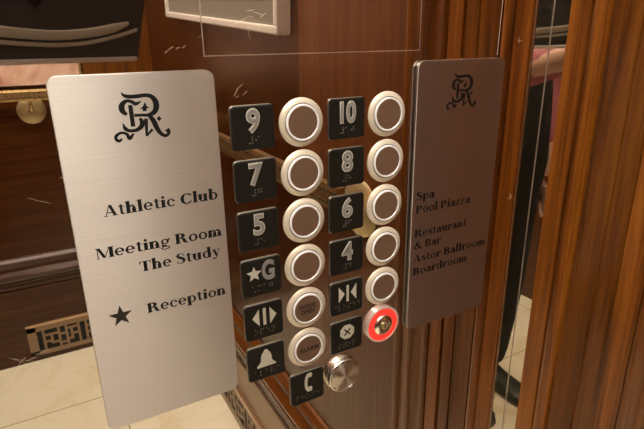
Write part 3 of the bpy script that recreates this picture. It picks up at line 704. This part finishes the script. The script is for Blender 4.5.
for sx in (-1, 1):
    q = MB(); rings = []
    for k, (z, w, hh_) in enumerate([(.09, .022, .05), (.07, .038, .075), (.02, .042, .085), (-.05, .044, .062), (-.12, .050, .050), (-.17, .044, .040), (-.195, .022, .026)]):
        rings.append([(PX * 0 + sx * .10 + w * math.cos(a), max(0, hh_ / 2 + hh_ / 2 * math.sin(a)), z) for a in [2 * PI * i / 16 for i in range(16)]])
    q.loft(rings); q.build('shoe', 'shoe', ph)
# hair, face, hands
hr = MB(); n = 20; rings = []
for yy, r, dz in [(-.02, .083, .02), (.03, .097, .015), (.07, .098, .008), (.10, .085, .004), (.125, .055, 0), (.135, .015, 0)]:
    rings.append([(r * .86 * math.cos(2 * PI * i / n), .40 + yy + H, -.02 + dz + r * 1.02 * math.sin(2 * PI * i / n) + .012) for i in range(n)])
hr.loft(rings); hr.build('hair', 'hair', ph)
for sx in (-1, 1):
    MB().add(*(lambda m: (m.v, m.f))(MB().loft([[(sx * .030 + r * math.cos(a), .405 + H + r * .6 * math.sin(a), -.105 - d) for a in [2 * PI * i / 10 for i in range(10)]] for r, d in ((.012, 0), (.008, .005))]))).build('eye', 'lens', ph)
nm = MB(); nm.loft([[(w * math.cos(a), yy + H, -.10 - d + .006 * math.sin(a)) for a in [2 * PI * i / 8 for i in range(8)]] for yy, w, d in ((.40, .006, .002), (.375, .010, .014), (.362, .014, .016), (.355, .008, .006))]); nm.build('nose', 'skin', ph)
mm = MB(); mm.loft([[(.022 * s_ * math.cos(a), .332 + H + .005 * s_ * math.sin(a), -.098 - d) for a in [2 * PI * i / 12 for i in range(12)]] for s_, d in ((1, 0), (.9, .005))]); mm.build('mouth', 'shirt', ph)
def hand(root, dirv, curl, spread, thumb):
    """palm and five fingers grown as one skinned mesh"""
    r = Vector(root); d = Vector(dirv).normalized(); s = Vector(spread).normalized(); c = Vector(curl).normalized()
    J = [(*r, .018, .024)]; E2 = []; pc = r + d * .045; J.append((*pc, .016, .030)); E2.append((0, 1))
    for k, (off, ln_) in enumerate([(-.028, .060), (-.010, .072), (.010, .068), (.028, .054)]):
        b0 = r + d * .075 + s * off; p1 = b0 + d * ln_ * .45 + c * .008; p2 = p1 + d * ln_ * .20 + c * ln_ * .30; p3 = p2 + c * ln_ * .32 - d * .004
        i = len(J); J += [(*b0, .0105), (*p1, .009), (*p2, .0082), (*p3, .007)]; E2 += [(1, i), (i, i + 1), (i + 1, i + 2), (i + 2, i + 3)]
    t0 = r + d * .02 - s * .03 * thumb; t1 = t0 + d * .028 - s * .020 * thumb + c * .012; t2 = t1 + d * .026 + c * .014
    i = len(J); J += [(*t0, .012), (*t1, .0105), (*t2, .009)]; E2 += [(0, i), (i, i + 1), (i + 1, i + 2)]
    return skinned('hand', J, E2, 'skin', ph, sub=1)
rd = lambda v: tuple(RM @ Vector(v))
hand(g(*cp(-.192, -.006, .038))[:3], rd((.62, .0, -.55)), rd((.95, 0, .12)), rd((0, 1, 0)), -1)
hand(g(PX - .205, -.41, PZ - .06)[:3], (0, -1, -.15), (.3, -.1, -.3), (0, .1, -1), 1)

# the phone (its body sits behind the lens plane, held at the photographer's side of the camera)
ph2 = bpy.data.objects.new('tablet_computer', None); C.objects.link(ph2); ph2.empty_display_size = .01
ph2.matrix_world = co.matrix_world.copy()
tag(ph2, 'black tablet in a ribbed case mirrored in the panel at the top left', 'tablet')
TI = lambda v: (v[0], v[1], v[2])
def cam_build(mb, name, mat):
    # vertices given in phone axes (x along, y up, z towards the holder); undo the plan mapping of build()
    mb.v = [(v[0], v[2], -v[1]) for v in mb.v]
    return mb.build(name, mat, ph2)
u0, u1, v0, v1 = -.122, .1735, -.024, .145
def rl(k, z): return [(a, b, z) for a, b in rrect((u0 + u1) / 2, (v0 + v1) / 2, u1 - u0 - 2 * k, v1 - v0 - 2 * k, .006 - k * .5)]
cam_build(MB().loft([rl(.001, .006), rl(0, .0075), rl(0, .016), rl(.002, .0175)]), 'case', 'phone')
e = MB(); e.tube([(u0 + .004, v0 + .0015, .0055), (u0 + .1, v0 + .0012, .0052), (u1 - .006, v0 + .0015, .0055)], .0034, 8); cam_build(e, 'lower_edge', 'phone_edge')
rib1 = [(-.050, .011), (-.020, .006), (.02, .0030), (.052, .0025), (.09, .006), (.123, .012), (.150, .020)]
rib2 = [(-.055, .005), (-.020, .0005), (.02, -.0022), (.052, -.0030), (.09, -.0002), (.130, .008), (.165, .018)]
for k, (rb, wd) in enumerate(((rib1, .0062), (rib2, .0026))):
    q = smooth_path([(a, b + (.0065 if k == 0 else 0), .0058) for a, b in rb], 6)
    if k == 0: rr_ = [wd * min(1, .35 + (len(q) - 1 - i) / 8) for i in range(len(q))]
    else: rr_ = wd
    e = MB(); e.tube(q, rr_, 10, .5); cam_build(e, 'case_rib', 'phone_rib')
e = MB(); e.lathe([(.0075, .0062), (.0075, .0052), (.0068, .0046)], 28, .018, .048); cam_build(e, 'camera_lens', 'lens')

# ================================================================ RENDER SETTINGS
s = bpy.context.scene
w = bpy.data.worlds.new('world'); s.world = w; w.use_nodes = True
w.node_tree.nodes['Background'].inputs[0].default_value = (.02, .016, .012, 1)
s.view_settings.view_transform = 'Standard'; s.view_settings.look = 'None'; s.view_settings.gamma = 1.0
s.view_settings.use_curve_mapping = False
s.view_settings.exposure = 0.12
s.cycles.use_denoising = True; s.cycles.max_bounces = 14; s.cycles.glossy_bounces = 10; s.cycles.sample_clamp_indirect = 6.
s.cycles.caustics_reflective = True; s.cycles.blur_glossy = .3
